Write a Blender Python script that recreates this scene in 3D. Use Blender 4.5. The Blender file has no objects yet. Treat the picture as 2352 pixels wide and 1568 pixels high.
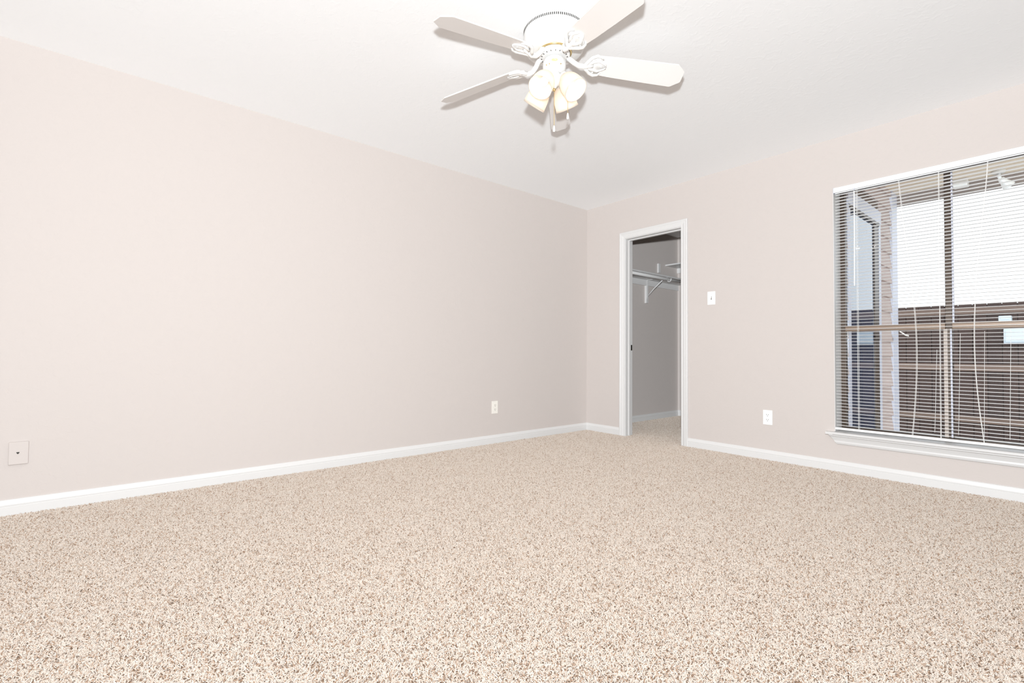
import bpy, bmesh, math, random
from mathutils import Vector, Matrix

random.seed(7)
scene = bpy.context.scene
C = scene.collection
PI = math.pi

# ------------------------------------------------------------------ camera
F_PX = 1101.05                                   # focal length in pixels of a 2352 px wide frame
CAM = Vector((3.5336, -4.0720, 0.8416))
YAW, PITCH, ROLL = 0.869471, 0.023434, 0.006963
fw = Vector((-math.sin(YAW) * math.cos(PITCH), math.cos(YAW) * math.cos(PITCH), math.sin(PITCH)))
rt0 = Vector((math.cos(YAW), math.sin(YAW), 0))
up0 = rt0.cross(fw)
rt = rt0 * math.cos(ROLL) + up0 * math.sin(ROLL)
up = up0 * math.cos(ROLL) - rt0 * math.sin(ROLL)
cam_data = bpy.data.cameras.new('camera')
cam_data.sensor_width = 36.0
cam_data.lens = F_PX / 2352 * 36.0
cam_data.clip_start = 0.03
cam_data.clip_end = 200
cam = bpy.data.objects.new('camera', cam_data)
C.objects.link(cam)
cam.matrix_world = Matrix(((rt.x, up.x, -fw.x, CAM.x), (rt.y, up.y, -fw.y, CAM.y), (rt.z, up.z, -fw.z, CAM.z), (0, 0, 0, 1)))
scene.camera = cam

# ------------------------------------------------------------------ world, flash, exposure
world = bpy.data.worlds.new('overcast_sky')
world.use_nodes = True
scene.world = world
bg = world.node_tree.nodes['Background']
bg.inputs['Color'].default_value = (0.90, 0.95, 1.0, 1)
bg.inputs['Strength'].default_value = 1.8

# flash on the camera's hot shoe, 25 cm above the lens (found from the fan's shadows on the ceiling)
FLASH_POWER = 136
fl = bpy.data.lights.new('camera_flash_offscreen', 'POINT')      # shines all round, to add light bounced off the near walls
fl.energy = FLASH_POWER
fl.color = (0.91, 0.965, 1.0)
fl.use_nodes = True                                     # fall-off flattened unphysically to even out the room's light
_e = fl.node_tree.nodes['Emission']
_f = fl.node_tree.nodes.new('ShaderNodeLightFalloff')
_f.inputs['Strength'].default_value = 1.0
_m = fl.node_tree.nodes.new('ShaderNodeMath')
_m.operation = 'MULTIPLY_ADD'
_m.inputs[1].default_value = 0.18
_h = fl.node_tree.nodes.new('ShaderNodeMath')
_h.operation = 'MULTIPLY'
_h.inputs[1].default_value = 0.25
fl.node_tree.links.new(_f.outputs['Linear'], _h.inputs[0])
fl.node_tree.links.new(_f.outputs['Constant'], _m.inputs[0])
fl.node_tree.links.new(_h.outputs[0], _m.inputs[2])
fl.node_tree.links.new(_m.outputs[0], _e.inputs['Strength'])
fl.shadow_soft_size = 0.035
flash = bpy.data.objects.new('camera_flash_offscreen', fl)
C.objects.link(flash)
flash.location = (3.555, -4.09, 1.09)

scene.view_settings.view_transform = 'Standard'
scene.view_settings.look = 'None'
scene.view_settings.gamma = 1
scene.view_settings.use_curve_mapping = False
scene.view_settings.exposure = 0.20

BULB = 0.40                       # watts per fan lamp, set in the lamp's builder

# ------------------------------------------------------------------ materials
def new_mat(name):
    m = bpy.data.materials.new(name)
    m.use_nodes = True
    nt = m.node_tree
    return m, nt, nt.nodes['Principled BSDF']

def N(nt, kind, **kw):
    n = nt.nodes.new(kind)
    for k, v in kw.items():
        if k in n.inputs:
            n.inputs[k].default_value = v
        else:
            setattr(n, k, v)
    return n

def plain(name, col, rough=0.5, metal=0.0, bump=0.0, bscale=60.0, vary=0.0, vscale=8.0, ior=1.45):
    m, nt, b = new_mat(name)
    b.inputs['Base Color'].default_value = (*col, 1)
    b.inputs['Roughness'].default_value = rough
    b.inputs['Metallic'].default_value = metal
    b.inputs['IOR'].default_value = ior
    tc = N(nt, 'ShaderNodeTexCoord')
    if vary > 0:
        n = N(nt, 'ShaderNodeTexNoise', Scale=vscale, Detail=5.0)
        nt.links.new(tc.outputs['Object'], n.inputs['Vector'])
        mx = N(nt, 'ShaderNodeMix', data_type='RGBA')
        mx.inputs[6].default_value = (*[max(0, c * (1 - vary)) for c in col], 1)
        mx.inputs[7].default_value = (*[min(1, c * (1 + vary)) for c in col], 1)
        nt.links.new(n.outputs['Fac'], mx.inputs[0])
        nt.links.new(mx.outputs[2], b.inputs['Base Color'])
    if bump > 0:
        n = N(nt, 'ShaderNodeTexNoise', Scale=bscale, Detail=4.0, Roughness=0.6)
        nt.links.new(tc.outputs['Object'], n.inputs['Vector'])
        bp = N(nt, 'ShaderNodeBump', Strength=bump, Distance=0.004)
        nt.links.new(n.outputs['Fac'], bp.inputs['Height'])
        nt.links.new(bp.outputs['Normal'], b.inputs['Normal'])
    return m

def wall_paint(name, col, rough=0.75):
    """rolled paint over a light knock-down texture"""
    m, nt, b = new_mat(name)
    b.inputs['Base Color'].default_value = (*col, 1)
    b.inputs['Roughness'].default_value = rough
    tc = N(nt, 'ShaderNodeTexCoord')
    n1 = N(nt, 'ShaderNodeTexNoise', Scale=26.0, Detail=4.0, Roughness=0.55, Distortion=0.8)
    n2 = N(nt, 'ShaderNodeTexNoise', Scale=170.0, Detail=2.0)
    for n in (n1, n2):
        nt.links.new(tc.outputs['Object'], n.inputs['Vector'])
    r1 = N(nt, 'ShaderNodeValToRGB')
    r1.color_ramp.elements[0].position = 0.52
    r1.color_ramp.elements[1].position = 0.66
    nt.links.new(n1.outputs['Fac'], r1.inputs['Fac'])
    add = N(nt, 'ShaderNodeMath', operation='MULTIPLY_ADD')
    add.inputs[1].default_value = 0.25
    nt.links.new(n2.outputs['Fac'], add.inputs[0])
    nt.links.new(r1.outputs['Color'], add.inputs[2])
    bp = N(nt, 'ShaderNodeBump', Strength=0.22, Distance=0.0016)
    nt.links.new(add.outputs[0], bp.inputs['Height'])
    nt.links.new(bp.outputs['Normal'], b.inputs['Normal'])
    return m

def yarn_mat():
    m, nt, b = new_mat('carpet_yarn')
    b.inputs['Roughness'].default_value = 0.95
    inf = N(nt, 'ShaderNodeObjectInfo')
    ramp = N(nt, 'ShaderNodeValToRGB')
    cr = ramp.color_ramp
    cr.elements[0].position = 0.0
    cr.elements[0].color = (0.34, 0.22, 0.145, 1)
    cr.elements[1].position = 1.0
    cr.elements[1].color = (0.725, 0.645, 0.575, 1)
    for p, c in ((0.10, (0.45, 0.32, 0.235)), (0.22, (0.62, 0.515, 0.43)), (0.45, (0.675, 0.58, 0.50))):
        e = cr.elements.new(p); e.color = (*c, 1)
    nt.links.new(inf.outputs['Random'], ramp.inputs['Fac'])
    nt.links.new(ramp.outputs['Color'], b.inputs['Base Color'])
    return m

def pane_mat():
    m = bpy.data.materials.new('clear_pane')
    m.use_nodes = True
    nt = m.node_tree
    nt.nodes.clear()
    out = N(nt, 'ShaderNodeOutputMaterial')
    tr = N(nt, 'ShaderNodeBsdfTransparent')
    tr.inputs['Color'].default_value = (0.93, 0.95, 0.96, 1)
    gl = N(nt, 'ShaderNodeBsdfGlossy', Roughness=0.01)
    fr = N(nt, 'ShaderNodeFresnel', IOR=1.30)
    mx = N(nt, 'ShaderNodeMixShader')
    nt.links.new(fr.outputs[0], mx.inputs[0])
    nt.links.new(tr.outputs[0], mx.inputs[1])
    nt.links.new(gl.outputs[0], mx.inputs[2])
    nt.links.new(mx.outputs[0], out.inputs['Surface'])
    return m

def frosted_mat():
    m = bpy.data.materials.new('frosted_glass')
    m.use_nodes = True
    nt = m.node_tree
    nt.nodes.clear()
    out = N(nt, 'ShaderNodeOutputMaterial')
    tl = N(nt, 'ShaderNodeBsdfTranslucent')
    tl.inputs['Color'].default_value = (0.80, 0.745, 0.68, 1)
    pb = N(nt, 'ShaderNodeBsdfPrincipled')
    pb.inputs['Base Color'].default_value = (0.83, 0.78, 0.72, 1)
    pb.inputs['Roughness'].default_value = 0.35
    mx = N(nt, 'ShaderNodeMixShader')
    mx.inputs[0].default_value = 0.5
    nt.links.new(tl.outputs[0], mx.inputs[1])
    nt.links.new(pb.outputs[0], mx.inputs[2])
    nt.links.new(mx.outputs[0], out.inputs['Surface'])
    return m

def emit_mat(name, col, s):
    m, nt, b = new_mat(name)
    b.inputs['Base Color'].default_value = (*col, 1)
    b.inputs['Emission Color'].default_value = (*col, 1)
    b.inputs['Emission Strength'].default_value = s
    return m

def wood_mat(name, c1, c2, scale=6.0, stretch=(1, 1, 0.12)):
    m, nt, b = new_mat(name)
    b.inputs['Roughness'].default_value = 0.8
    tc = N(nt, 'ShaderNodeTexCoord')
    mp = N(nt, 'ShaderNodeMapping')
    mp.inputs['Scale'].default_value = stretch
    inf = N(nt, 'ShaderNodeObjectInfo')
    n = N(nt, 'ShaderNodeTexNoise', Scale=scale, Detail=6.0, Roughness=0.65)
    nt.links.new(tc.outputs['Object'], mp.inputs['Vector'])
    nt.links.new(mp.outputs['Vector'], n.inputs['Vector'])
    ad = N(nt, 'ShaderNodeMath', operation='MULTIPLY_ADD')
    ad.inputs[1].default_value = 0.35
    nt.links.new(inf.outputs['Random'], ad.inputs[0])
    sb = N(nt, 'ShaderNodeMath', operation='SUBTRACT')
    sb.inputs[1].default_value = 0.17
    nt.links.new(n.outputs['Fac'], sb.inputs[0])
    nt.links.new(sb.outputs[0], ad.inputs[2])
    mx = N(nt, 'ShaderNodeMix', data_type='RGBA')
    mx.inputs[6].default_value = (*c1, 1)
    mx.inputs[7].default_value = (*c2, 1)
    nt.links.new(ad.outputs[0], mx.inputs[0])
    nt.links.new(mx.outputs[2], b.inputs['Base Color'])
    return m

M = dict(
    wall=wall_paint('wall_paint', (0.563, 0.508, 0.478)),
    ceil=wall_paint('ceiling_paint', (0.945, 0.945, 0.945)),
    trim=plain('trim_paint', (0.665, 0.65, 0.638), 0.35, bump=0.03, bscale=30),
    carpet=plain('carpet_backing', (0.40, 0.28, 0.20), 0.95, bump=0.6, bscale=200, vary=0.2, vscale=120),
    yarn=yarn_mat(),
    plastic=plain('white_plastic', (0.87, 0.86, 0.835), 0.3, vary=0.02),
    almond=plain('almond_plastic', (0.80, 0.76, 0.70), 0.35, vary=0.02),
    painted=plain('painted_over_plastic', (0.563, 0.508, 0.478), 0.6, bump=0.03),
    slot=plain('dark_slot', (0.03, 0.026, 0.022), 0.6),
    brass=plain('brass', (0.75, 0.58, 0.28), 0.25, 1.0),
    steel=plain('dark_hardware', (0.10, 0.085, 0.07), 0.35, 0.8),
    fan=plain('fan_enamel', (0.88, 0.875, 0.86), 0.28),
    blade=plain('fan_blade_white', (0.84, 0.81, 0.785), 0.38, vary=0.015, vscale=3),
    badge=plain('gold_badge', (0.85, 0.72, 0.35), 0.35, 0.2),
    frost=frosted_mat(),
    bulb=emit_mat('bulb_glow', (1.0, 0.86, 0.70), 1.6),
    slat=plain('blind_slat', (0.92, 0.91, 0.90), 0.35),
    cord=plain('blind_cord', (0.86, 0.84, 0.81), 0.8),
    wand=plain('wand_clear', (0.84, 0.85, 0.85), 0.15),
    bronze=plain('bronze_aluminium', (0.085, 0.06, 0.045), 0.4, 0.3, vary=0.1),
    bronze_light=plain('faded_bronze', (0.27, 0.195, 0.145), 0.45, 0.2, vary=0.1),
    tan=plain('tan_vinyl', (0.50, 0.43, 0.38), 0.5, vary=0.05),
    pane=pane_mat(),
    pale=plain('pale_grey_aluminium', (0.58, 0.59, 0.68), 0.45),
    dark_glass=plain('reflective_dark_glass', (0.03, 0.05, 0.10), 0.02, ior=2.6),
    siding=wood_mat('lap_siding', (0.42, 0.33, 0.30), (0.57, 0.46, 0.43), 5, (1, 0.15, 1)),
    brown=plain('brown_trim', (0.13, 0.085, 0.06), 0.7, vary=0.2),
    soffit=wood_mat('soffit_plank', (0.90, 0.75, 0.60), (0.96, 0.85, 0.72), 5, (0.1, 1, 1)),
    beam=plain('beam_paint', (0.24, 0.19, 0.165), 0.7, vary=0.15),
    fence=wood_mat('fence_board', (0.024, 0.012, 0.010), (0.085, 0.047, 0.037), 5, (1, 1, 0.12)),
    fence_rail=wood_mat('fence_rail', (0.11, 0.07, 0.053), (0.21, 0.14, 0.11), 5, (0.12, 1, 1)),
    concrete=plain('concrete', (0.84, 0.80, 0.74), 0.9, bump=0.2, bscale=40, vary=0.12),  # unseen slab, whitened to bounce light onto the patio ceiling
    bounce_ground=plain('gravel', (0.84, 0.79, 0.72), 0.95, bump=0.8, bscale=60, vary=0.25, vscale=20),  # unseen ground, made very pale to reflect light up at the planks
    box=plain('pale_metal_box', (0.58, 0.64, 0.70), 0.5, vary=0.06),
)

# ------------------------------------------------------------------ helpers
def tag(o, label=None, cat=None, group=None, kind=None):
    if label: o['label'] = label
    if cat: o['category'] = cat
    if group: o['group'] = group
    if kind: o['kind'] = kind
    return o

def obj(name, bm, mat, parent=None, smooth=False, loc=None):
    me = bpy.data.meshes.new(name)
    bmesh.ops.recalc_face_normals(bm, faces=bm.faces)
    bm.to_mesh(me)
    bm.free()
    if mat: me.materials.append(M[mat] if isinstance(mat, str) else mat)
    if smooth:
        for p in me.polygons: p.use_smooth = True
    return link(name, me, parent, loc)

def link(name, me, parent=None, loc=None):
    o = bpy.data.objects.new(name, me)
    C.objects.link(o)
    if loc is not None: o.location = loc
    if parent: o.parent = parent
    return o

def empty(name, loc=(0, 0, 0)):
    o = bpy.data.objects.new(name, None)
    o.empty_display_size = 0.05
    C.objects.link(o)
    o.location = loc
    return o

def box(bm, x0, x1, y0, y1, z0, z1, bevel=0.0):
    vs = [bm.verts.new(v) for v in ((x0, y0, z0), (x1, y0, z0), (x1, y1, z0), (x0, y1, z0), (x0, y0, z1), (x1, y0, z1), (x1, y1, z1), (x0, y1, z1))]
    fs = [bm.faces.new([vs[i] for i in q]) for q in ((3, 2, 1, 0), (4, 5, 6, 7), (0, 1, 5, 4), (1, 2, 6, 5), (2, 3, 7, 6), (3, 0, 4, 7))]
    if bevel > 0:
        es = {e for f in fs for e in f.edges}
        bmesh.ops.bevel(bm, geom=list(es), offset=bevel, segments=2, affect='EDGES', profile=0.6)
    return vs

def boxo(name, dims, mat, parent=None, bevel=0.0):
    bm = bmesh.new()
    box(bm, *dims, bevel=bevel)
    return obj(name, bm, mat, parent)

def prism(bm, pts, a0, a1, fn):
    """extrude a closed 2-D outline from a0 to a1; fn(u, v, a) -> 3-D point"""
    A = [bm.verts.new(fn(u, v, a0)) for u, v in pts]
    B = [bm.verts.new(fn(u, v, a1)) for u, v in pts]
    n = len(pts)
    for i in range(n):
        j = (i + 1) % n
        bm.faces.new((A[i], A[j], B[j], B[i]))
    bm.faces.new(A)
    bm.faces.new(B[::-1])

def lathe(bm, prof, seg=48, mtx=None):
    """revolve (r, z) profile about Z"""
    rings = []
    for r, z in prof:
        if r < 1e-6:
            rings.append([bm.verts.new((0, 0, z))])
        else:
            rings.append([bm.verts.new((r * math.cos(2 * PI * k / seg), r * math.sin(2 * PI * k / seg), z)) for k in range(seg)])
    new = [v for r in rings for v in r]
    for a, b in zip(rings[:-1], rings[1:]):
        for k in range(seg):
            j = (k + 1) % seg
            if len(a) == 1 and len(b) == 1: continue
            if len(a) == 1: bm.faces.new((a[0], b[k], b[j]))
            elif len(b) == 1: bm.faces.new((a[k], a[j], b[0]))
            else: bm.faces.new((a[k], a[j], b[j], b[k]))
    if mtx is not None:
        for v in new: v.co = mtx @ v.co

def tube(bm, pts, rad, seg=8, caps=True):
    pts = [Vector(p) for p in pts]
    n = len(pts)
    rads = rad if isinstance(rad, (list, tuple)) else [rad] * n
    prev = None
    rings = []
    for i, p in enumerate(pts):
        d = (pts[min(i + 1, n - 1)] - pts[max(i - 1, 0)]).normalized()
        ref = prev if prev is not None else (Vector((0, 0, 1)) if abs(d.z) < 0.9 else Vector((1, 0, 0)))
        x = (ref - d * ref.dot(d)).normalized()
        prev = x
        y = d.cross(x)
        rings.append([bm.verts.new(p + (x * math.cos(2 * PI * k / seg) + y * math.sin(2 * PI * k / seg)) * rads[i]) for k in range(seg)])
    for a, b in zip(rings[:-1], rings[1:]):
        for k in range(seg):
            j = (k + 1) % seg
            bm.faces.new((a[k], a[j], b[j], b[k]))
    if caps:
        bm.faces.new(rings[0][::-1])
        bm.faces.new(rings[-1])

def slab_with_holes(bm, us, vs, holes, t0, t1, fn):
    """wall slab over the grid us x vs with rectangular holes; fn(u, v, t) -> point"""
    solid = {}
    for i in range(len(us) - 1):
        for j in range(len(vs) - 1):
            cu, cv = (us[i] + us[i + 1]) / 2, (vs[j] + vs[j + 1]) / 2
            solid[i, j] = not any(h[0] < cu < h[1] and h[2] < cv < h[3] for h in holes)
    cache = {}
    def V(i, j, t):
        k = (i, j, t)
        if k not in cache: cache[k] = bm.verts.new(fn(us[i], vs[j], t))
        return cache[k]
    for (i, j), s in solid.items():
        if not s: continue
        bm.faces.new((V(i, j, t0), V(i + 1, j, t0), V(i + 1, j + 1, t0), V(i, j + 1, t0)))
        bm.faces.new((V(i, j, t1), V(i, j + 1, t1), V(i + 1, j + 1, t1), V(i + 1, j, t1)))
        for di, dj, a, b in ((-1, 0, (i, j), (i, j + 1)), (1, 0, (i + 1, j), (i + 1, j + 1)), (0, -1, (i, j), (i + 1, j)), (0, 1, (i, j + 1), (i + 1, j + 1))):
            if not solid.get((i + di, j + dj), False):
                bm.faces.new((V(*a, t0), V(*b, t0), V(*b, t1), V(*a, t1)))

# ------------------------------------------------------------------ room shell
H = 2.44
RX, RY = 3.77, -4.83              # the room: x 0..RX, y RY..0 ; door and window in the wall y = 0
WT = 0.11                         # wall thickness at the closet
WTW = 0.20                        # at the window (outside wall)
DX0, DX1, DZ = 0.525, 1.145, 2.02  # door opening between jamb faces
WX0, WX1, WZ0, WZ1 = 2.372, 3.592, 0.262, 2.072   # window opening
CX0, CX1, CY1 = -0.02, 1.95, 1.905  # closet inside

CZ = -0.010                       # carpet backing; the pile rises to z = 0
bm = bmesh.new()
for q in (((-0.12, RY - 0.1), (RX + 0.1, RY - 0.1), (RX + 0.1, 0.0), (-0.12, 0.0)), ((-0.12, 0.0), (2.05, 0.0), (2.05, CY1 + 0.1), (-0.12, CY1 + 0.1))):
    bm.faces.new([bm.verts.new((x, y, CZ)) for x, y in q])
tag(obj('floor', bm, 'carpet'), 'carpeted floor of bedroom and closet', 'floor', kind='structure')

# cut pile: bent yarn tufts scattered over the backing with geometry nodes (nobody could count them)
def carpet_pile():
    bm = bmesh.new()
    tube(bm, [(0, 0, 0), (0.0006, 0, 0.0045), (0.0030, 0.0003, 0.0085), (0.0070, 0.0006, 0.0103)], [0.0013, 0.00155, 0.0015, 0.0010], 5)
    me = bpy.data.meshes.new('yarn_tuft')
    bmesh.ops.recalc_face_normals(bm, faces=bm.faces)
    bm.to_mesh(me); bm.free()
    me.materials.append(M['yarn'])
    for p in me.polygons: p.use_smooth = True
    bm = bmesh.new()
    for x0, x1, y0, y1 in ((0.015, RX - 0.015, RY + 0.015, -0.015), (DX0 + 0.002, DX1 - 0.002, -0.015, WT), (CX0 + 0.015, CX1 - 0.015, WT, CY1 - 0.015)):
        bm.faces.new([bm.verts.new((x, y, CZ)) for x, y in ((x0, y0), (x1, y0), (x1, y1), (x0, y1))])
    o = obj('carpet_pile', bm, 'yarn')
    tag(o, 'beige cut carpet pile flecked with brown', 'carpet', kind='stuff')
    ng = bpy.data.node_groups.new('pile', 'GeometryNodeTree')
    ng.interface.new_socket('Geometry', in_out='INPUT', socket_type='NodeSocketGeometry')
    ng.interface.new_socket('Geometry', in_out='OUTPUT', socket_type='NodeSocketGeometry')
    nd = ng.nodes
    gi, go = nd.new('NodeGroupInput'), nd.new('NodeGroupOutput')
    ds = nd.new('GeometryNodeDistributePointsOnFaces')
    ds.inputs['Density'].default_value = PILE
    ip = nd.new('GeometryNodeInstanceOnPoints')
    tuft = bpy.data.objects.new('yarn_tuft', me)          # template only, never linked to the scene
    oi = nd.new('GeometryNodeObjectInfo')
    oi.inputs['Object'].default_value = tuft
    rv = nd.new('FunctionNodeRandomValue'); rv.data_type = 'FLOAT_VECTOR'
    rv.inputs[0].default_value = (-0.45, -0.45, 0.0)
    rv.inputs[1].default_value = (0.45, 0.45, 6.2832)
    sv = nd.new('FunctionNodeRandomValue'); sv.data_type = 'FLOAT_VECTOR'
    sv.inputs[0].default_value = (0.8, 0.8, 0.62)
    sv.inputs[1].default_value = (1.35, 1.2, 1.1)
    sv.inputs['Seed'].default_value = 5
    L = ng.links
    L.new(gi.outputs[0], ds.inputs['Mesh'])
    L.new(ds.outputs['Points'], ip.inputs['Points'])
    L.new(oi.outputs['Geometry'], ip.inputs['Instance'])
    L.new(rv.outputs[0], ip.inputs['Rotation'])
    L.new(sv.outputs[0], ip.inputs['Scale'])
    L.new(ip.outputs['Instances'], go.inputs[0])
    md = o.modifiers.new('pile', 'NODES')
    md.node_group = ng
PILE = 56000                      # tufts per square metre
carpet_pile()

bm = bmesh.new()
box(bm, -0.12, RX + 0.1, RY - 0.1, WT, H, H + 0.1)
box(bm, -0.12, 2.05, WT, CY1 + 0.1, H, H + 0.1)
tag(obj('ceiling', bm, 'ceil'), 'smooth white ceiling', 'ceiling', kind='structure')

tag(boxo('wall_left', (-0.12, 0, RY - 0.1, 0.0, 0, H), 'wall'), 'long plain beige wall with a phone jack and an outlet', 'wall', kind='structure')
tag(boxo('wall_back', (0, RX, RY - 0.1, RY, 0, H), 'wall'), 'beige wall facing the closet door', 'wall', kind='structure')
tag(boxo('wall_side', (RX, RX + 0.1, RY - 0.1, WTW, 0, H), 'wall'), 'beige wall beside the window corner', 'wall', kind='structure')

bm = bmesh.new()
slab_with_holes(bm, [-0.12, DX0 - 0.015, DX1 + 0.015, 2.05], [0, DZ + 0.015, H], [(DX0 - 0.015, DX1 + 0.015, 0, DZ + 0.015)], 0, WT, lambda u, v, t: (u, t, v))
slab_with_holes(bm, [2.05, WX0, WX1, RX], [-0.1, WZ0, WZ1, H + 0.1], [(WX0, WX1, WZ0, WZ1)], 0, WTW, lambda u, v, t: (u, t, v))
tag(obj('wall_right', bm, 'wall'), 'beige wall holding the closet doorway and the window', 'wall', kind='structure')

tag(boxo('wall_closet_left', (-0.12, CX0, 0.0, CY1, 0, H), 'wall'), 'closet side wall carrying the shelf bracket', 'wall', kind='structure')
tag(boxo('wall_closet_back', (-0.12, 2.05, CY1, CY1 + 0.1, 0, H), 'wall'), 'rear wall of the closet', 'wall', kind='structure')
tag(boxo('wall_closet_right', (CX1, 2.05, WT, CY1, 0, H), 'wall'), 'closet side wall opposite the shelf bracket', 'wall', kind='structure')

# baseboards
BB = [(0, -0.009), (0.014, -0.009), (0.014, 0.040), (0.0118, 0.0425), (0.0128, 0.047), (0.0128, 0.052), (0.0095, 0.062), (0.0075, 0.070), (0.0045, 0.0755), (0, 0.0765)]
def baseboard(name, a, b, n, label):
    """from point a to b along the floor, n = direction out of the wall"""
    a, b, n = Vector((*a, 0)), Vector((*b, 0)), Vector((*n, 0))
    bm = bmesh.new()
    prism(bm, BB, 0.0, 1.0, lambda u, v, t: a.lerp(b, t) + n * u + Vector((0, 0, v)))
    tag(obj(name, bm, 'trim'), label, 'baseboard', kind='structure')
CW = 0.066          # casing width
REV = 0.006         # casing reveal
baseboard('baseboard_left', (0, RY), (0, 0), (1, 0), 'white baseboard along the long plain wall')
baseboard('baseboard_corner', (0.0, 0), (DX0 - REV - CW, 0), (0, -1), 'short white baseboard between room corner and closet casing')
baseboard('baseboard_right', (DX1 + REV + CW, 0), (RX, 0), (0, -1), 'white baseboard running under the window')
baseboard('baseboard_back', (0, RY), (RX, RY), (0, 1), 'white baseboard opposite the closet')
baseboard('baseboard_side', (RX, RY), (RX, 0), (-1, 0), 'white baseboard beside the window corner')
baseboard('baseboard_closet_left', (CX0, WT), (CX0, CY1), (1, 0), 'white baseboard on the closet side wall')
baseboard('baseboard_closet_back', (CX0, CY1), (CX1, CY1), (0, -1), 'white baseboard at the rear of the closet')

# ------------------------------------------------------------------ closet doorway
door = tag(empty('door_1', ((DX0 + DX1) / 2, 0, 0)), 'white cased doorway to the walk-in closet', 'doorway', kind='structure')
def under(o, par):
    o.parent = par
    o.matrix_parent_inverse = Matrix.Translation(par.location).inverted()
    return o
# casing profile: (distance from the inner edge, thickness out of the wall)
CP = [(0, 0), (0, 0.0095), (0.004, 0.0115), (0.010, 0.0115), (0.013, 0.009), (0.017, 0.0095), (0.030, 0.0135), (0.040, 0.0155), (0.046, 0.0135), (0.049, 0.0155), (0.053, 0.0175), (0.062, 0.0175), (0.066, 0.0145), (0.066, 0)]
ix0, ix1, iz = DX0 - REV, DX1 + REV, DZ + REV
def casing_leg(s):
    bm = bmesh.new()
    A, B = [], []
    for u, d in CP:
        x = (ix0 - u) if s < 0 else (ix1 + u)
        A.append(bm.verts.new((x, -d, -0.009)))
        B.append(bm.verts.new((x, -d, iz + u)))
    n = len(CP)
    for i in range(n):
        j = (i + 1) % n
        bm.faces.new((A[i], A[j], B[j], B[i]))
    bm.faces.new(A); bm.faces.new(B[::-1])
    return under(obj('casing', bm, 'trim'), door)
casing_leg(-1); casing_leg(1)
bm = bmesh.new()
A, B = [], []
for u, d in CP:
    A.append(bm.verts.new((ix0 - u, -d, iz + u)))
    B.append(bm.verts.new((ix1 + u, -d, iz + u)))
for i in range(len(CP)):
    j = (i + 1) % len(CP)
    bm.faces.new((A[i], A[j], B[j], B[i]))
bm.faces.new(A); bm.faces.new(B[::-1])
under(obj('casing', bm, 'trim'), door)
JY0, JY1 = -0.001, WT + 0.004
under(boxo('jamb', (DX0 - 0.0149, DX0, JY0, JY1, -0.009, DZ), 'trim', bevel=0.001), door)
under(boxo('jamb', (DX1, DX1 + 0.0149, JY0, JY1, -0.009, DZ), 'trim', bevel=0.001), door)
under(boxo('jamb', (DX0 - 0.0149, DX1 + 0.0149, JY0, JY1, DZ, DZ + 0.0149), 'trim', bevel=0.001), door)
under(boxo('door_stop', (DX0, DX0 + 0.011, 0.042, 0.072, -0.009, DZ), 'trim', bevel=0.002), door)
under(boxo('door_stop', (DX1 - 0.011, DX1, 0.042, 0.072, -0.009, DZ), 'trim', bevel=0.002), door)
under(boxo('door_stop', (DX0 + 0.011, DX1 - 0.011, 0.042, 0.072, DZ - 0.011, DZ), 'trim', bevel=0.002), door)
sp = under(boxo('strike_plate', (DX0, DX0 + 0.0015, 0.080, 0.108, 0.874, 0.931), 'steel'), door)
sp['label'] = 'dark metal strike plate'
hole = boxo('latch_hole', (DX0 + 0.0012, DX0 + 0.0019, 0.088, 0.100, 0.890, 0.915), 'slot')
hole.parent = sp
hole.matrix_parent_inverse = sp.matrix_parent_inverse.copy()
hole.matrix_parent_inverse = Matrix.Identity(4)

# ------------------------------------------------------------------ closet fittings
sh = tag(empty('closet_shelf', (CX0, 1.0, 1.78)), 'long white closet shelf over the hanging rod', 'shelf')
under(boxo('shelf_board', (CX0, 0.30, WT + 0.002, CY1, 1.777, 1.795), 'trim', bevel=0.0015), sh)
under(boxo('wall_cleat', (CX0, CX0 + 0.018, WT + 0.002, CY1, 1.705, 1.777), 'trim', bevel=0.0015), sh)
rodz, rodx = 1.748, 0.315
bm = bmesh.new()
tube(bm, [(rodx, WT + 0.002, rodz), (rodx, CY1, rodz)], 0.0175, 20)
tag(obj('closet_rod', bm, 'trim', smooth=True), 'round white hanging rod in the closet', 'closet rod')
yb = 1.15
br = tag(empty('shelf_bracket', (CX0, yb, 1.48)), 'white shelf and rod bracket with a diagonal brace', 'bracket')
under(boxo('wall_plate', (CX0, CX0 + 0.026, yb - 0.022, yb + 0.022, 1.482, 1.704), 'trim', bevel=0.002), br)
bm = bmesh.new()
box(bm, CX0 + 0.026, CX0 + 0.030, yb - 0.011, yb + 0.011, 1.54, 1.7728)
box(bm, CX0 + 0.026, 0.296, yb - 0.011, yb + 0.011, 1.7725, 1.7765)
under(obj('angle_strap', bm, 'trim'), br)
bm = bmesh.new()
tube(bm, [(CX0 + 0.034, yb, 1.572), (0.10, yb, 1.655), (0.240, yb, 1.763)], 0.007, 10)
under(obj('brace', bm, 'trim', smooth=True), br)
bm = bmesh.new()
hk = [(0.285, yb, 1.766), (0.288, yb, 1.750)]
hk += [(rodx + 0.026 * math.cos(a), yb, rodz + 0.026 * math.sin(a)) for a in [PI + k * PI / 10 for k in range(0, 11)]]
hk += [(rodx + 0.027, yb, 1.760)]
tube(bm, hk, 0.006, 8)
under(obj('rod_hook', bm, 'trim', smooth=True), br)
us = tag(empty('corner_shelf', (0.6, 1.75, 2.02)), 'short upper shelf across the rear of the closet', 'shelf')
under(boxo('shelf_board', (CX0, CX1, 1.60, CY1, 2.012, 2.030), 'trim', bevel=0.0015), us)
under(boxo('wall_cleat', (CX0, CX1, CY1 - 0.018, CY1, 1.945, 2.012), 'trim', bevel=0.0015), us)
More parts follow.
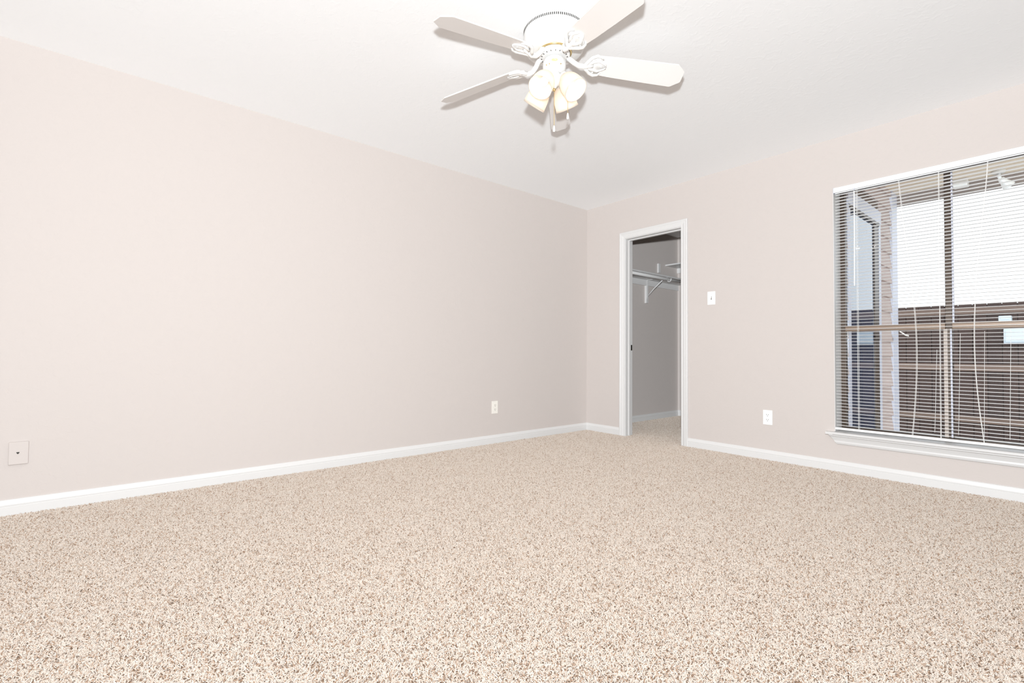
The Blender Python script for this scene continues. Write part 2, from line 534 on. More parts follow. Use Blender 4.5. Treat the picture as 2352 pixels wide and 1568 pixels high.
tag(boxo('shelf_cleat', (CX0, CX0 + 0.02, 1.41, 1.455, 1.90, 2.02), 'trim', bevel=0.0015), 'small white block fixed between the two closet shelves', 'cleat')

# ------------------------------------------------------------------ wall plates
def plate_outlet(root, mat, fn):
    """duplex outlet; fn(u, v, d): u across, v up, d out of the wall (metres from the plate centre)"""
    def bx(name, u0, u1, v0, v1, d0, d1, m, par, bev=0.0):
        bm = bmesh.new()
        vs = box(bm, u0, u1, d0, d1, v0, v1, bevel=bev)
        for v in bm.verts: v.co = Vector(fn(v.co.x, v.co.z, v.co.y))
        return under(obj(name, bm, m), root) if par is None else sub(obj(name, bm, m), par)
    bx('cover_plate', -0.0355, 0.0355, -0.0585, 0.0585, 0, 0.0055, mat, None, 0.0025)
    for s in (-1, 1):
        bm = bmesh.new()
        pts = []
        for k in range(28):
            a = 2 * PI * k / 28
            u, v = 0.0172 * math.cos(a), 0.0172 * math.sin(a)
            v = max(-0.0125, min(0.0125, v))
            pts.append((u, v + s * 0.0195))
        prism(bm, pts, 0.005, 0.0075, lambda u, v, a: fn(u, v, a))
        rec = under(obj('receptacle', bm, mat), root)
        for u, w, h in ((-0.0064, 0.0014, 0.0042), (0.0064, 0.0014, 0.0036)):
            bm = bmesh.new(); box(bm, u - w, u + w, 0.0070, 0.0079, s * 0.0195 + 0.0036 - h, s * 0.0195 + 0.0036 + h)
            for v in bm.verts: v.co = Vector(fn(v.co.x, v.co.z, v.co.y))
            sub(obj('slot', bm, 'slot'), rec)
        bm = bmesh.new()
        prism(bm, [(0.0026 * math.cos(2 * PI * k / 12), s * 0.0195 - 0.0072 + 0.0026 * math.sin(2 * PI * k / 12)) for k in range(12)], 0.0070, 0.0079, lambda u, v, a: fn(u, v, a))
        sub(obj('ground_hole', bm, 'slot'), rec)
    bm = bmesh.new()
    prism(bm, [(0.0028 * math.cos(2 * PI * k / 12), 0.0028 * math.sin(2 * PI * k / 12)) for k in range(12)], 0.0050, 0.0068, lambda u, v, a: fn(u, v, a))
    under(obj('screw', bm, mat), root)

def sub(o, par):
    """sub-part: par already sits under its thing with identity world rotation"""
    o.parent = par
    o.matrix_parent_inverse = Matrix.Identity(4)
    return o

c = (1.9085, 0, 0.336)
o1 = tag(empty('wall_outlet', c), 'white duplex outlet with dark slots between closet door and window', 'outlet')
plate_outlet(o1, 'plastic', lambda u, v, d: (c[0] + u, -d, c[2] + v))
c2 = (0, -1.295, 0.331)
o2 = tag(empty('wall_outlet', c2), 'almond duplex outlet low on the long plain wall', 'outlet')
plate_outlet(o2, 'almond', lambda u, v, d: (d, c2[1] + u, c2[2] + v))

c3 = (1.4415, 0, 1.336)
sw = tag(empty('light_switch', c3), 'white toggle light switch beside the closet casing', 'light switch')
under(boxo('cover_plate', (c3[0] - 0.0355, c3[0] + 0.0355, -0.0055, 0, c3[2] - 0.0585, c3[2] + 0.0585), 'plastic', bevel=0.0025), sw)
bm = bmesh.new(); box(bm, c3[0] - 0.0048, c3[0] + 0.0048, -0.0062, -0.0050, c3[2] - 0.0118, c3[2] + 0.0118)
under(obj('toggle_slot', bm, 'steel'), sw)
bm = bmesh.new()
prism(bm, [(0.0, -0.0075), (0.0, 0.0015), (0.0145, 0.0095), (0.0155, 0.0055)], -0.0036, 0.0036, lambda u, v, a: (c3[0] + a, -0.0055 - u, c3[2] + v + 0.002))
under(obj('toggle', bm, 'plastic'), sw)
for s in (-1, 1):
    bm = bmesh.new()
    prism(bm, [(0.0028 * math.cos(2 * PI * k / 12), 0.0028 * math.sin(2 * PI * k / 12)) for k in range(12)], 0.0050, 0.0066, lambda u, v, a: (c3[0] + u, -a, c3[2] + v + s * 0.030))
    under(obj('screw', bm, 'plastic'), sw)

c4 = (0, -4.408, 0.309)
pj = tag(empty('phone_jack', c4), 'square painted-over phone jack plate low on the wall', 'phone jack')
under(boxo('cover_plate', (0, 0.013, c4[1] - 0.0365, c4[1] + 0.0365, c4[2] - 0.0575, c4[2] + 0.0575), 'painted', bevel=0.003), pj)
bm = bmesh.new()
prism(bm, [(0.0115 * math.cos(2 * PI * k / 20), 0.0115 * math.sin(2 * PI * k / 20)) for k in range(20)], 0.0120, 0.0142, lambda u, v, a: (a, c4[1] + u - 0.002, c4[2] + v))
under(obj('jack_collar', bm, 'painted', smooth=False), pj)
bm = bmesh.new()
prism(bm, [(-0.0055, 0.006), (0.0055, 0.006), (0.0055, 0.0025), (0.002, -0.0035), (-0.002, -0.0035), (-0.0055, 0.0025)], 0.0138, 0.0150, lambda u, v, a: (a, c4[1] + u - 0.002, c4[2] + v))
under(obj('jack_socket', bm, 'slot'), pj)

# ------------------------------------------------------------------ window
win = tag(empty('window_1', ((WX0 + WX1) / 2, 0, WZ0)), 'bronze framed double window behind white mini blinds', 'window', kind='structure')
FY0, FY1 = 0.150, 0.195
def wbox(name, x0, x1, y0, y1, z0, z1, m, bev=0.0):
    return under(boxo(name, (x0, x1, y0, y1, z0, z1), m, bevel=bev), win)
wbox('frame_stile', WX0, WX0 + 0.034, FY0, FY1, WZ0, WZ1, 'bronze', 0.002)
wbox('frame_stile', WX1 - 0.034, WX1, FY0, FY1, WZ0, WZ1, 'bronze', 0.002)
wbox('frame_rail', WX0 + 0.034, WX1 - 0.034, FY0, FY1, WZ1 - 0.008, WZ1, 'bronze', 0.001)
wbox('frame_rail', WX0 + 0.034, WX1 - 0.034, FY0, FY1, WZ0, WZ0 + 0.045, 'bronze', 0.002)
MX = 2.982
wbox('mullion', MX - 0.017, MX + 0.017, FY0, FY1, WZ0 + 0.045, WZ1 - 0.008, 'bronze', 0.002)
MZ = 1.038
for xa, xb in ((WX0 + 0.034, MX - 0.017), (MX + 0.017, WX1 - 0.034)):
    wbox('meeting_rail', xa, xb, FY0 - 0.012, FY1 - 0.006, MZ - 0.020, MZ + 0.020, 'bronze_light', 0.002)
    wbox('pane', xa, xb, 0.180, 0.183, MZ + 0.020, WZ1 - 0.008, 'pane')
    wbox('pane', xa, xb, 0.164, 0.167, WZ0 + 0.045, MZ - 0.020, 'pane')
wbox('sash_stile', MX - 0.026, MX - 0.006, FY0 - 0.013, FY0 - 0.001, WZ0 + 0.045, MZ - 0.021, 'tan', 0.001)
wbox('weather_strip', MX + 0.006, MX + 0.015, FY0 - 0.010, FY0 - 0.001, WZ0 + 0.045, MZ - 0.021, 'pale', 0.001)
wbox('weather_strip', MX + 0.018, MX + 0.027, FY0 - 0.004, FY0 + 0.010, MZ + 0.021, WZ1 - 0.010, 'pale', 0.001)
# painted liners of the reveal
wbox('reveal_liner', WX0 - 0.0005, WX0 + 0.004, 0.002, FY0 - 0.001, WZ0 + 0.024, WZ1, 'trim')
wbox('reveal_liner', WX1 - 0.004, WX1 + 0.0005, 0.002, FY0 - 0.001, WZ0 + 0.024, WZ1, 'trim')
# torn strip of white tape left on the pane
bm = bmesh.new()
strip = [(2.723, 1.009), (2.740, 0.996), (2.756, 0.981), (2.773, 0.977)]
prism(bm, [(x, z + 0.006) for x, z in strip] + [(x, z - 0.004) for x, z in strip[::-1]], 0.1615, 0.1638, lambda u, v, a: (u, a, v))
tag(obj('tape_strip', bm, 'plastic'), 'torn white tape strip stuck on the lower window pane', 'tape')
# stool and apron
SY = -0.052
bm = bmesh.new()
prism(bm, [(0.15, 0.262), (0.15, 0.284), (SY + 0.004, 0.284), (SY, 0.280), (SY, 0.270), (SY + 0.004, 0.266), (0.0, 0.266), (0.0, 0.262)], WX0, WX1, lambda u, v, a: (a, u, v))
box(bm, WX0 - 0.045, WX0, SY, 0.0, 0.266, 0.284)
box(bm, WX1, WX1 + 0.045, SY, 0.0, 0.266, 0.284)
under(obj('window_stool', bm, 'trim'), win)
AP = [(0.0, 0.266), (-0.034, 0.266), (-0.034, 0.256), (-0.027, 0.250), (-0.021, 0.236), (-0.016, 0.222), (-0.017, 0.212), (-0.013, 0.200), (-0.009, 0.196), (0.0, 0.196)]
bm = bmesh.new()
A, B = [], []
for yv, zv in AP:
    k = (0.266 - zv) * 0.72
    A.append(bm.verts.new((WX0 - 0.034 + k, yv, zv)))
    B.append(bm.verts.new((WX1 + 0.034 - k, yv, zv)))
for i in range(len(AP)):
    j = (i + 1) % len(AP)
    bm.faces.new((A[i], A[j], B[j], B[i]))
bm.faces.new(A); bm.faces.new(B[::-1])
under(obj('apron', bm, 'trim'), win)

# ------------------------------------------------------------------ mini blinds
bl = tag(empty('window_blind', (MX, 0.02, 2.05)), 'white horizontal mini blinds hanging open over the window', 'blinds')
BX0, BX1, BY = WX0 + 0.006, WX1 - 0.006, 0.018
def bpart(o): return under(o, bl)
bm = bmesh.new()
prism(bm, [(BY - 0.024, 2.033), (BY - 0.024, 2.068), (BY - 0.020, 2.071), (BY + 0.016, 2.071), (BY + 0.016, 2.033), (BY + 0.011, 2.033), (BY + 0.011, 2.066), (BY - 0.019, 2.066), (BY - 0.019, 2.033)], BX0 + 0.002, BX1 - 0.002, lambda u, v, a: (a, u, v))
bpart(obj('headrail', bm, 'slat'))
for xa, xb in ((BX0, BX0 + 0.0018), (BX1 - 0.0018, BX1)):
    bpart(boxo('end_bracket', (xa, xb, BY - 0.025, BY + 0.017, 2.031, 2.0715), 'pale'))
# one slat, shared
bm = bmesh.new()
rows = []
W2 = 0.0125
L0, L1 = BX0 + 0.004 - MX, BX1 - 0.004 - MX
top, bot = [], []
for k in range(7):
    u = -W2 + 2 * W2 * k / 6
    z = 0.0022 * (1 - (u / W2) ** 2)
    top.append((u, z + 0.0004)); bot.append((u, z - 0.0004))
prism(bm, top + bot[::-1], L0, L1, lambda u, v, a: (a, u, v))
me_slat = bpy.data.meshes.new('slat')
bmesh.ops.recalc_face_normals(bm, faces=bm.faces)
bm.to_mesh(me_slat); bm.free()
me_slat.materials.append(M['slat'])
NS, Z_TOP, Z_BOT = 76, 2.018, 0.330
for i in range(NS):
    z = Z_TOP + (Z_BOT - Z_TOP) * i / (NS - 1)
    o = link('slat', me_slat, None, (MX, BY, z + random.uniform(-0.0004, 0.0004)))
    o.rotation_euler = (math.radians(random.uniform(-0.8, 0.8) - 1.5), random.uniform(-0.0004, 0.0004), 0)
    bpart(o)
bm = bmesh.new()
prism(bm, [(BY - 0.012, 0.300), (BY - 0.0135, 0.306), (BY - 0.010, 0.314), (BY + 0.010, 0.314), (BY + 0.0135, 0.306), (BY + 0.012, 0.300)], BX0 - 0.002, BX1 - 0.004, lambda u, v, a: (a, u, v))
bpart(obj('bottom_rail', bm, 'slat'))
REFLECTIONS = ((2.937, 2.922, 0.88), (3.050, 3.035, 0.985), (3.160, 3.151, 0.995), (3.272, 3.260, 1.005))  # solid thin lines standing in for reflections in the window glass
for x, bow, drift in ((2.516, 0.0, 0.0), (2.755, 0.048, 0.057), (2.960, 0.0, -0.006), (3.187, -0.050, -0.035), (3.420, 0.0, 0.0)):
    bm = bmesh.new()
    for dy in (-0.0138, 0.0138):
        pts = []
        for k in range(25):
            t = k / 24
            z = 2.034 + (0.312 - 2.034) * t
            b_ = drift * t + bow * math.sin(PI * t ** 1.3)
            pts.append((x + b_, BY + dy, z))
        tube(bm, pts, 0.0011, 5)
    bpart(obj('ladder_cord', bm, 'cord'))
for xa, xb, za in REFLECTIONS:
    bm = bmesh.new()
    tube(bm, [(xa, BY + 0.0175, za), (xb, BY + 0.0175, 0.345)], 0.0010, 5)
    bpart(obj('reflection_line', bm, 'cord'))
wz0, wz1 = 1.335, 2.030
bm = bmesh.new()
tube(bm, [(2.508, BY - 0.031, wz1 - 0.014), (2.508, BY - 0.031, 1.7), (2.505, BY - 0.031, wz0)], 0.0042, 6)
wand = bpart(obj('tilt_wand', bm, 'wand'))
bm = bmesh.new()
tube(bm, [(2.509, BY - 0.012, wz1 + 0.012), (2.509, BY - 0.029, wz1 + 0.006), (2.508, BY - 0.031, wz1 - 0.008)], 0.0026, 6)
sub(obj('wand_hook', bm, 'pale'), wand)

# ------------------------------------------------------------------ ceiling fan
FX, FY_, FZ = 1.8823, -2.4167, 2.2727
fan = tag(empty('ceiling_fan', (FX, FY_, 2.30)), 'white five-blade hugger ceiling fan with four lit frosted tulip lamps', 'ceiling fan')
T = Matrix.Translation((FX, FY_, 0))
def fpart(name, bm, mat, smooth=True):
    return under(obj(name, bm, mat, smooth=smooth), fan)
bm = bmesh.new()
lathe(bm, [(0.0, 2.4395), (0.150, 2.4395), (0.153, 2.436), (0.154, 2.426), (0.152, 2.424), (0.152, 2.400), (0.153, 2.398), (0.151, 2.372), (0.148, 2.348), (0.142, 2.334), (0.130, 2.326), (0.088, 2.319), (0.0, 2.319)], 72, T)
fpart('motor_housing', bm, 'fan')
bm = bmesh.new()
for k in range(104):
    a = 2 * PI * k / 104
    vs = box(bm, 0.1515, 0.1527, -0.0022, 0.0022, 2.406, 2.418)
    R_ = T @ Matrix.Rotation(a, 4, 'Z')
    for v in vs: v.co = R_ @ v.co
vs_ = fpart('vent_slots', bm, 'slot', False)
vs_['kind'] = 'stuff'
bm = bmesh.new()
lathe(bm, [(0.083, 2.3195), (0.086, 2.316), (0.0835, 2.3125), (0.079, 2.3125), (0.078, 2.3195)], 56, T)
fpart('brass_ring', bm, 'brass')
bm = bmesh.new()
lathe(bm, [(0.0, 2.319), (0.077, 2.319), (0.077, 2.302), (0.070, 2.296), (0.050, 2.294), (0.0, 2.294)], 48, T)
fpart('flywheel', bm, 'fan')
bm = bmesh.new()
for k in range(18):
    a = 2 * PI * k / 18
    vs = box(bm, 0.060, 0.0665, -0.0013, 0.0013, 2.2932, 2.2966)
    R_ = T @ Matrix.Rotation(a, 4, 'Z')
    for v in vs: v.co = R_ @ v.co
vs_ = fpart('flywheel_vents', bm, 'slot', False)
vs_['kind'] = 'stuff'
bm = bmesh.new()
lathe(bm, [(0.0, 2.294), (0.036, 2.294), (0.036, 2.283), (0.050, 2.281), (0.055, 2.276), (0.0565, 2.262), (0.0565, 2.240), (0.053, 2.228), (0.046, 2.219), (0.034, 2.214), (0.0, 2.213)], 48, T)
fpart('switch_housing', bm, 'fan')
# gold badge on the camera side of the switch housing
ba = -PI / 4 + 0.02
bm = bmesh.new()
ring_in, ring_out = [], []
for k in range(20):
    a = 2 * PI * k / 20
    da, dz = 0.27 * math.cos(a), 0.0075 * math.sin(a)
    ring_in.append(bm.verts.new((FX + 0.0560 * math.cos(ba + da), FY_ + 0.0560 * math.sin(ba + da), 2.252 + dz)))
    ring_out.append(bm.verts.new((FX + 0.0575 * math.cos(ba + da), FY_ + 0.0575 * math.sin(ba + da), 2.252 + dz)))
for k in range(20):
    j = (k + 1) % 20
    bm.faces.new((ring_in[k], ring_in[j], ring_out[j], ring_out[k]))
bm.faces.new(ring_out)
fpart('badge', bm, 'badge', False)['label'] = 'small oval gold badge'
for da in (-0.75, -0.45, 0.55):
    bm = bmesh.new()
    a = ba + da
    tube(bm, [(FX + 0.0545 * math.cos(a), FY_ + 0.0545 * math.sin(a), 2.236), (FX + 0.0585 * math.cos(a), FY_ + 0.0585 * math.sin(a), 2.236)], 0.0028, 8)
    fpart('set_screw', bm, 'brass', False)
bm = bmesh.new()
lathe(bm, [(0.0, 2.215), (0.030, 2.215), (0.032, 2.205), (0.040, 2.196), (0.042, 2.182), (0.038, 2.168), (0.026, 2.158), (0.014, 2.154), (0.011, 2.146), (0.0, 2.142)], 40, T)
fpart('light_fitter', bm, 'fan')
bm = bmesh.new()
lathe(bm, [(0.0, 2.1425), (0.006, 2.141), (0.008, 2.135), (0.005, 2.129), (0.0, 2.127)], 20, T)
fpart('finial', bm, 'brass')

BL = dict(R=0.66, w=0.0594, w2=0.0262, ch=0.044, pit=-0.3275, dr=-0.0728, ph=4.7608, tx=0.0076, ty=-0.0049)
DEL = [(-0.0924, -0.0620, 0.1569), (-0.012, -0.095, -0.135), (-0.0169, -0.0013, -0.0976), (0.0393, 0.0074, 0.0510), (0.0478, -0.0193, -0.0029)]
# blade outline (r, half width), one side
def outline(side):
    pts = [(0.178, 0.026), (0.186, 0.040), (0.200, 0.0485), (0.30, 0.0525), (0.45, 0.0565), (BL['R'] - BL['ch'] - 0.004, BL['w'] + 0.0012), (BL['R'] - BL['ch'] + 0.001, BL['w']), (BL['R'] - 0.003, BL['w2'] + 0.003), (BL['R'], BL['w2'])]
    return [(r, side * h) for r, h in pts]
def blade_bm():
    bm = bmesh.new()
    prism(bm, outline(-1) + outline(1)[::-1], -0.003, 0.003, lambda u, v, a: (u, v, a))
    bmesh.ops.bevel(bm, geom=[e for e in bm.edges if abs(e.verts[0].co.z - e.verts[1].co.z) < 1e-6], offset=0.0015, segments=1, affect='EDGES')
    return bm
def iron_bm():
    """scrolled blade iron: a dipping arm that spreads into a three-lobed leaf under the blade root"""
    bm = bmesh.new()
    arm = [(0.066, 0.0, 0.022), (0.082, 0.0, 0.014), (0.100, 0.0, -0.006), (0.122, 0.0, -0.022), (0.148, 0.0, -0.024), (0.172, 0.0, -0.013), (0.195, 0.0, -0.009)]
    tube(bm, arm, [0.013, 0.013, 0.0125, 0.012, 0.0125, 0.012, 0.009], 10)
    for s in (-1, 1):
        tube(bm, [(0.150, s * 0.004, -0.022), (0.166, s * 0.022, -0.015), (0.182, s * 0.040, -0.009), (0.205, s * 0.050, -0.007), (0.228, s * 0.046, -0.0065), (0.240, s * 0.034, -0.006)], [0.010, 0.009, 0.0085, 0.008, 0.006, 0.003], 8)
        tube(bm, [(0.172, s * 0.010, -0.013), (0.195, s * 0.020, -0.0085), (0.220, s * 0.026, -0.007), (0.252, s * 0.012, -0.006), (0.262, 0.0, -0.0055)], [0.009, 0.008, 0.007, 0.005, 0.003], 8)
    leaf = [(0.160, 0.018), (0.180, 0.036), (0.205, 0.044), (0.225, 0.040), (0.232, 0.030), (0.240, 0.022), (0.262, 0.010)]
    prism(bm, [(r, -h) for r, h in leaf] + [(r, h) for r, h in leaf[::-1]], -0.0085, -0.0032, lambda u, v, a: (u, v, a))
    return bm
def screws_bm():
    bm = bmesh.new()
    lathe(bm, [(0.0, -0.0125), (0.004, -0.0118), (0.005, -0.0085), (0.0, -0.0085)], 10)
    return bm
def mesh_of(name, bm, mat, smooth):
    me = bpy.data.meshes.new(name)
    bmesh.ops.recalc_face_normals(bm, faces=bm.faces)
    bm.to_mesh(me); bm.free()
    me.materials.append(M[mat])
    if smooth:
        for p in me.polygons: p.use_smooth = True
    return me
me_blade = mesh_of('blade', blade_bm(), 'blade', False)
me_iron = mesh_of('blade_iron', iron_bm(), 'fan', True)
me_screw = mesh_of('iron_screws', screws_bm(), 'fan', True)
for b in range(5):
    da, dz, dp = DEL[b]
    a = BL['ph'] + b * 2 * PI / 5 + da
    p_ = BL['pit'] + dp
    dr = BL['dr'] + dz + BL['tx'] * math.sin(a) - BL['ty'] * math.cos(a)
    ex = Vector((math.cos(a), math.sin(a), dr)).normalized()
    ey = Vector((-math.sin(a) * math.cos(p_), math.cos(a) * math.cos(p_), math.sin(p_)))
    ey = (ey - ex * ey.dot(ex)).normalized()
    ez = ex.cross(ey)
    org = Vector((FX, FY_, FZ - (BL['dr'] + dz) * 0.2))
    mtx = Matrix(((ex.x, ey.x, ez.x, org.x), (ex.y, ey.y, ez.y, org.y), (ex.z, ey.z, ez.z, org.z), (0, 0, 0, 1)))
    def place(me, name):
        o = link(name, me)
        o.parent = fan
        o.matrix_parent_inverse = Matrix.Translation(fan.location).inverted()
        o.matrix_basis = mtx
        return o
    place(me_blade, 'blade')
    ir = place(me_iron, 'blade_iron')
    for r_, v_ in ((0.200, -0.034), (0.200, 0.034), (0.236, 0.0)):
        sc = link('screw', me_screw, ir, (r_, v_, 0))

# lamps: socket cup, tulip shade, bulb
def lamp(az, tilt):
    # axis points outward and down
    ax = Vector((math.cos(az) * math.cos(tilt), math.sin(az) * math.cos(tilt), -math.sin(tilt)))
    base = Vector((FX + 0.052 * math.cos(az), FY_ + 0.052 * math.sin(az), 2.186))
    q = ax.to_track_quat('Z', 'Y').to_matrix().to_4x4()
    m = Matrix.Translation(base) @ q
    bm = bmesh.new()
    tube(bm, [(FX + 0.030 * math.cos(az), FY_ + 0.030 * math.sin(az), 2.190), base - ax * 0.004], 0.011, 10)
    lathe(bm, [(0.0, -0.008), (0.020, -0.006), (0.0235, 0.0), (0.0245, 0.016), (0.0235, 0.018), (0.0, 0.018)], 24, m)
    so = fpart('lamp_socket', bm, 'fan')
    bm = bmesh.new()
    out = [(0.022, 0.006), (0.0255, 0.011), (0.033, 0.020), (0.0425, 0.033), (0.0495, 0.049), (0.0535, 0.067), (0.0555, 0.086), (0.0565, 0.104), (0.0585, 0.118)]
    inn = [(r - 0.0026, z) for r, z in out][::-1]
    lathe(bm, out + inn, 40, m)
    shd = obj('lamp_shade', bm, 'frost', smooth=True)
    shd.parent = so
    shd['label'] = 'lit frosted glass tulip shade'
    bm = bmesh.new()
    lathe(bm, [(0.0, 0.018), (0.010, 0.019), (0.011, 0.030), (0.016, 0.045), (0.020, 0.060), (0.018, 0.074), (0.011, 0.084), (0.0, 0.088)], 20, m)
    bu = obj('bulb', bm, 'bulb', smooth=True)
    bu.parent = so
    li = bpy.data.lights.new('bulb_light', 'POINT')
    li.energy = BULB
    li.color = (1.0, 0.95, 0.89)
    li.shadow_soft_size = 0.022
    lo = bpy.data.objects.new('bulb_light', li)
    C.objects.link(lo)
    lo.location = m @ Vector((0, 0, 0.094))
    lo.parent = fan
    lo.matrix_parent_inverse = Matrix.Translation(fan.location).inverted()
for k in range(4):
    lamp(math.radians(12 + 90 * k), math.radians(53))

def pull_chain(x, y, z0, z1):
    bm = bmesh.new()
    tube(bm, [(x, y, z0), (x, y, z1)], 0.0012, 6)
    ch = fpart('pull_chain', bm, 'brass', False)
    bm = bmesh.new()
    lathe(bm, [(0.0, z1 + 0.004), (0.003, z1 + 0.002), (0.0048, z1 - 0.006), (0.0062, z1 - 0.018), (0.0062, z1 - 0.024), (0.0045, z1 - 0.028), (0.0, z1 - 0.029)], 16, Matrix.Translation((x, y, 0)))
    pb = obj('chain_pull', bm, 'plastic', smooth=True)
    pb.parent = ch
pull_chain(FX + 0.002, FY_ - 0.002, 2.128, 1.954)
pull_chain(FX + 0.0433, FY_ + 0.0513, 2.22, 2.018)

# ------------------------------------------------------------------ outside: patio, neighbouring wing, fence
GZ = -0.10
YZ = -0.28          # yard level
tag(boxo('patio_slab', (-2.0, 16.0, WTW, 2.75, GZ - 0.1, GZ), 'concrete'), 'unseen concrete patio slab whitened to bounce light upward', 'patio', kind='structure')
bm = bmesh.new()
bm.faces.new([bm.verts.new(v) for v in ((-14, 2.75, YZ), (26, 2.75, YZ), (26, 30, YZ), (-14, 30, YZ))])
tag(obj('yard_ground', bm, 'bounce_ground'), 'unseen gravel yard whitened to bounce light onto the patio ceiling', 'yard', kind='structure')

PX = 2.25           # outside wing wall face, running away from the window
PYE = 2.52
pw = tag(boxo('wall_patio', (PX - 0.15, PX - 0.016, WTW, PYE - 0.02, GZ, 2.62), 'brown'), 'sided wing wall beside the patio door', 'wall', kind='structure')
DY0, DY1, DZ2 = 0.84, 1.80, 2.155
# lap siding boards, each its own board
bh = 0.155
def board(y0, y1, z0, zt=None):
    bm = bmesh.new()
    z1 = zt if zt else z0 + bh
    prism(bm, [(PX - 0.016, z0), (PX + 0.006, z0), (PX + 0.006, z0 + 0.012), (PX - 0.014, z1 + 0.004), (PX - 0.016, z1 + 0.004)], y0, y1, lambda u, v, a: (u, a, v))
    o = obj('siding_board', bm, 'siding')
    o.parent = pw
k = 0
z = GZ
while z < 2.60:
    board(DY1 + 0.057, PYE - 0.22, z)
    board(WTW, DY0 - 0.047, z)
    if z > 2.27: board(DY0 - 0.047, DY1 + 0.057, z)
    z += bh
o = boxo('corner_trim', (PX - 0.15, PX + 0.012, PYE - 0.22, PYE, GZ, 2.60), 'pale', bevel=0.003); o.parent = pw
d2 = tag(empty('door_2', (PX, (DY0 + DY1) / 2, GZ)), 'patio glass door with pale frame seen through the blinds', 'door', kind='structure')
def dbox(name, y0, y1, z0, z1, m, x0=PX - 0.016, x1=PX + 0.022, bev=0.002):
    return under(boxo(name, (x0, x1, y0, y1, z0, z1), m, bevel=bev), d2)
dbox('door_stile', DY0 - 0.045, DY0 + 0.035, GZ, DZ2, 'pale', PX - 0.016, PX + 0.006)
dbox('door_stile', DY1 - 0.015, DY1 + 0.055, GZ, DZ2, 'pale', PX - 0.016, PX + 0.008)
dbox('door_rail', DY0, DY1 - 0.015, DZ2 - 0.030, DZ2, 'bronze', PX - 0.016, PX + 0.014)
dbox('door_rail', DY0, DY1 - 0.015, GZ, GZ + 0.06, 'pale', PX - 0.016, PX + 0.014)
dbox('head_board', DY0 - 0.045, DY1 + 0.055, DZ2, DZ2 + 0.125, 'pale', PX - 0.016, PX + 0.012)
dbox('meeting_stile', DY1 - 0.16, DY1 - 0.015, GZ + 0.06, DZ2 - 0.030, 'bronze', PX - 0.016, PX + 0.004)
dbox('glass', DY0, DY1 - 0.16, GZ + 0.06, DZ2 - 0.030, 'dark_glass', PX - 0.012, PX - 0.006, 0)

# patio ceiling of planks, with a beam along its outer edge
SZ = 2.60
pc = tag(boxo('ceiling_patio', (-0.2, 16.0, WTW, PYE + 0.10, SZ + 0.02, SZ + 0.12), 'brown'), 'peach plank ceiling over the patio', 'ceiling', kind='structure')
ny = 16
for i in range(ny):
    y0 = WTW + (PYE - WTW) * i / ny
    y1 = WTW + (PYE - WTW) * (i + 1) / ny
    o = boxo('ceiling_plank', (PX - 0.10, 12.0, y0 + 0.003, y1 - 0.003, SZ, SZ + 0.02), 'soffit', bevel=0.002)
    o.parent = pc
tag(boxo('trim_1', (PX - 0.15, 12.0, PYE, PYE + 0.10, 2.490, SZ + 0.02), 'beam', bevel=0.004), 'brown beam along the outer patio edge', 'beam', kind='structure')

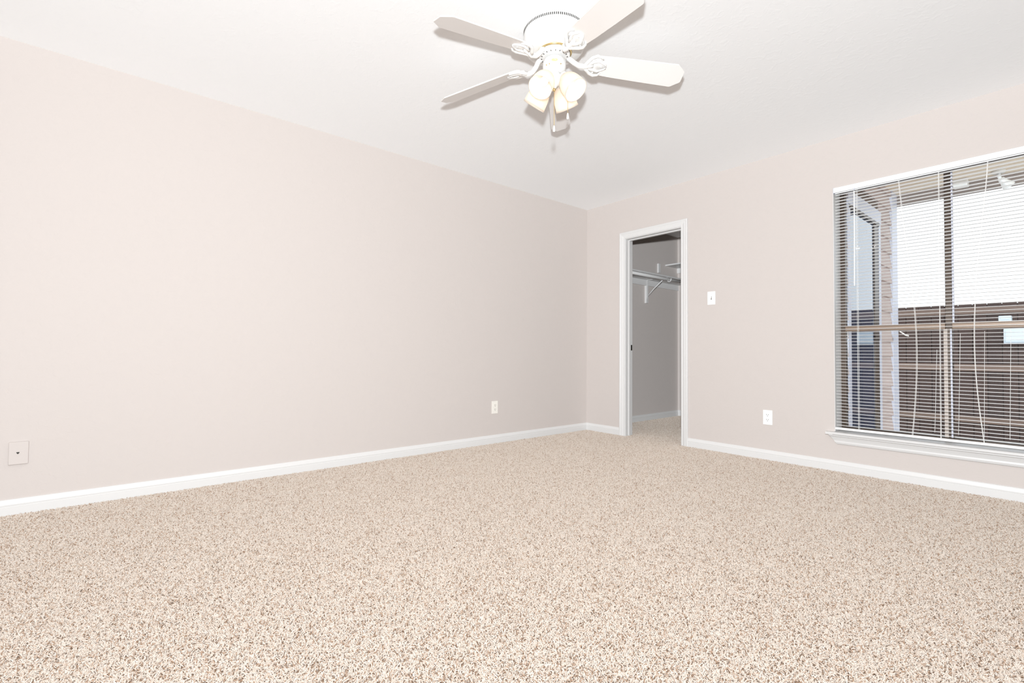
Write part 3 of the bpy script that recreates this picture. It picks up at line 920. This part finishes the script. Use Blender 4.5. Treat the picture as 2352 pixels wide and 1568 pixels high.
fl_ = tag(empty('flood_light', (3.06, 2.36, SZ)), 'white flood light under the patio ceiling', 'flood light')
def flp(name, bm, m, smooth=True): return under(obj(name, bm, m, smooth=smooth), fl_)
bm = bmesh.new(); lathe(bm, [(0.0, SZ), (0.05, SZ), (0.05, SZ - 0.018), (0.04, SZ - 0.026), (0.0, SZ - 0.026)], 24, Matrix.Translation((3.06, 2.36, 0))); flp('mounting_plate', bm, 'plastic')
bm = bmesh.new(); tube(bm, [(3.06, 2.36, SZ - 0.024), (3.062, 2.37, SZ - 0.055), (3.075, 2.375, SZ - 0.085)], 0.014, 10); flp('swivel_arm', bm, 'plastic')
bm = bmesh.new()
hd = Matrix.Translation((3.078, 2.375, SZ - 0.085)) @ Vector((0.55, 0.45, -0.75)).normalized().to_track_quat('Z', 'Y').to_matrix().to_4x4()
lathe(bm, [(0.0, -0.015), (0.022, -0.012), (0.026, 0.0), (0.030, 0.030), (0.046, 0.075), (0.048, 0.090), (0.043, 0.090), (0.040, 0.075), (0.0, 0.060)], 24, hd); flp('lamp_head', bm, 'plastic')
sb_ = tag(boxo('junction_box', (2.735, 2.845, 2.36, 2.47, SZ - 0.075, SZ), 'plastic', bevel=0.008), 'white square box under the patio ceiling beside the beam', 'junction box')

# fence
FYF = 5.0
fence = tag(empty('wooden_fence', (2.0, FYF, YZ)), 'weathered dark brown board fence across the yard', 'fence')
bm = bmesh.new()
prism(bm, [(-0.0675, 0), (0.0675, 0), (0.0675, 1.835), (-0.0675, 1.835)], -0.009, 0.009, lambda u, v, a: (u, a, v))
me_board = mesh_of('board', bm, 'fence', False)
for row, (yo, xo) in enumerate(((0.0, 0.0), (0.024, 0.0715))):       # board on board
    for i in range(72):
        o = link('board', me_board, None, (-1.2 + xo + i * 0.143, FYF + yo, YZ - 0.01 + random.uniform(0, 0.012) - 0.006 * row))
        o.rotation_euler = (0, random.uniform(-0.001, 0.001), 0)
        under(o, fence)
for zz in (-0.02, 0.684, 1.46):
    under(boxo('rail', (-1.3, 9.1, FYF - 0.055, FYF - 0.012, zz - 0.045, zz + 0.045), 'fence_rail'), fence)
for i in range(5):
    x = -1.1 + i * 2.4
    under(boxo('post', (x - 0.045, x + 0.045, FYF - 0.10, FYF - 0.056, YZ - 0.02, 1.53), 'fence'), fence)

def meter(x0, x1, z0, z1, name, label):
    t = tag(empty(name, ((x0 + x1) / 2, FYF - 0.05, z0)), label, 'utility box')
    under(boxo('box_body', (x0, x1, FYF - 0.20, FYF - 0.056, z0, z1), 'box', bevel=0.01), t)
    under(boxo('box_lid', (x0 + 0.02, x1 - 0.02, FYF - 0.212, FYF - 0.201, z0 + 0.02, z1 - 0.02), 'box', bevel=0.004), t)
meter(2.90, 3.18, 1.00, 1.195, 'utility_box', 'large pale blue-grey utility box on the board fence')
meter(2.855, 2.975, 1.295, 1.365, 'cable_box', 'small pale box above the utility box on the fence')
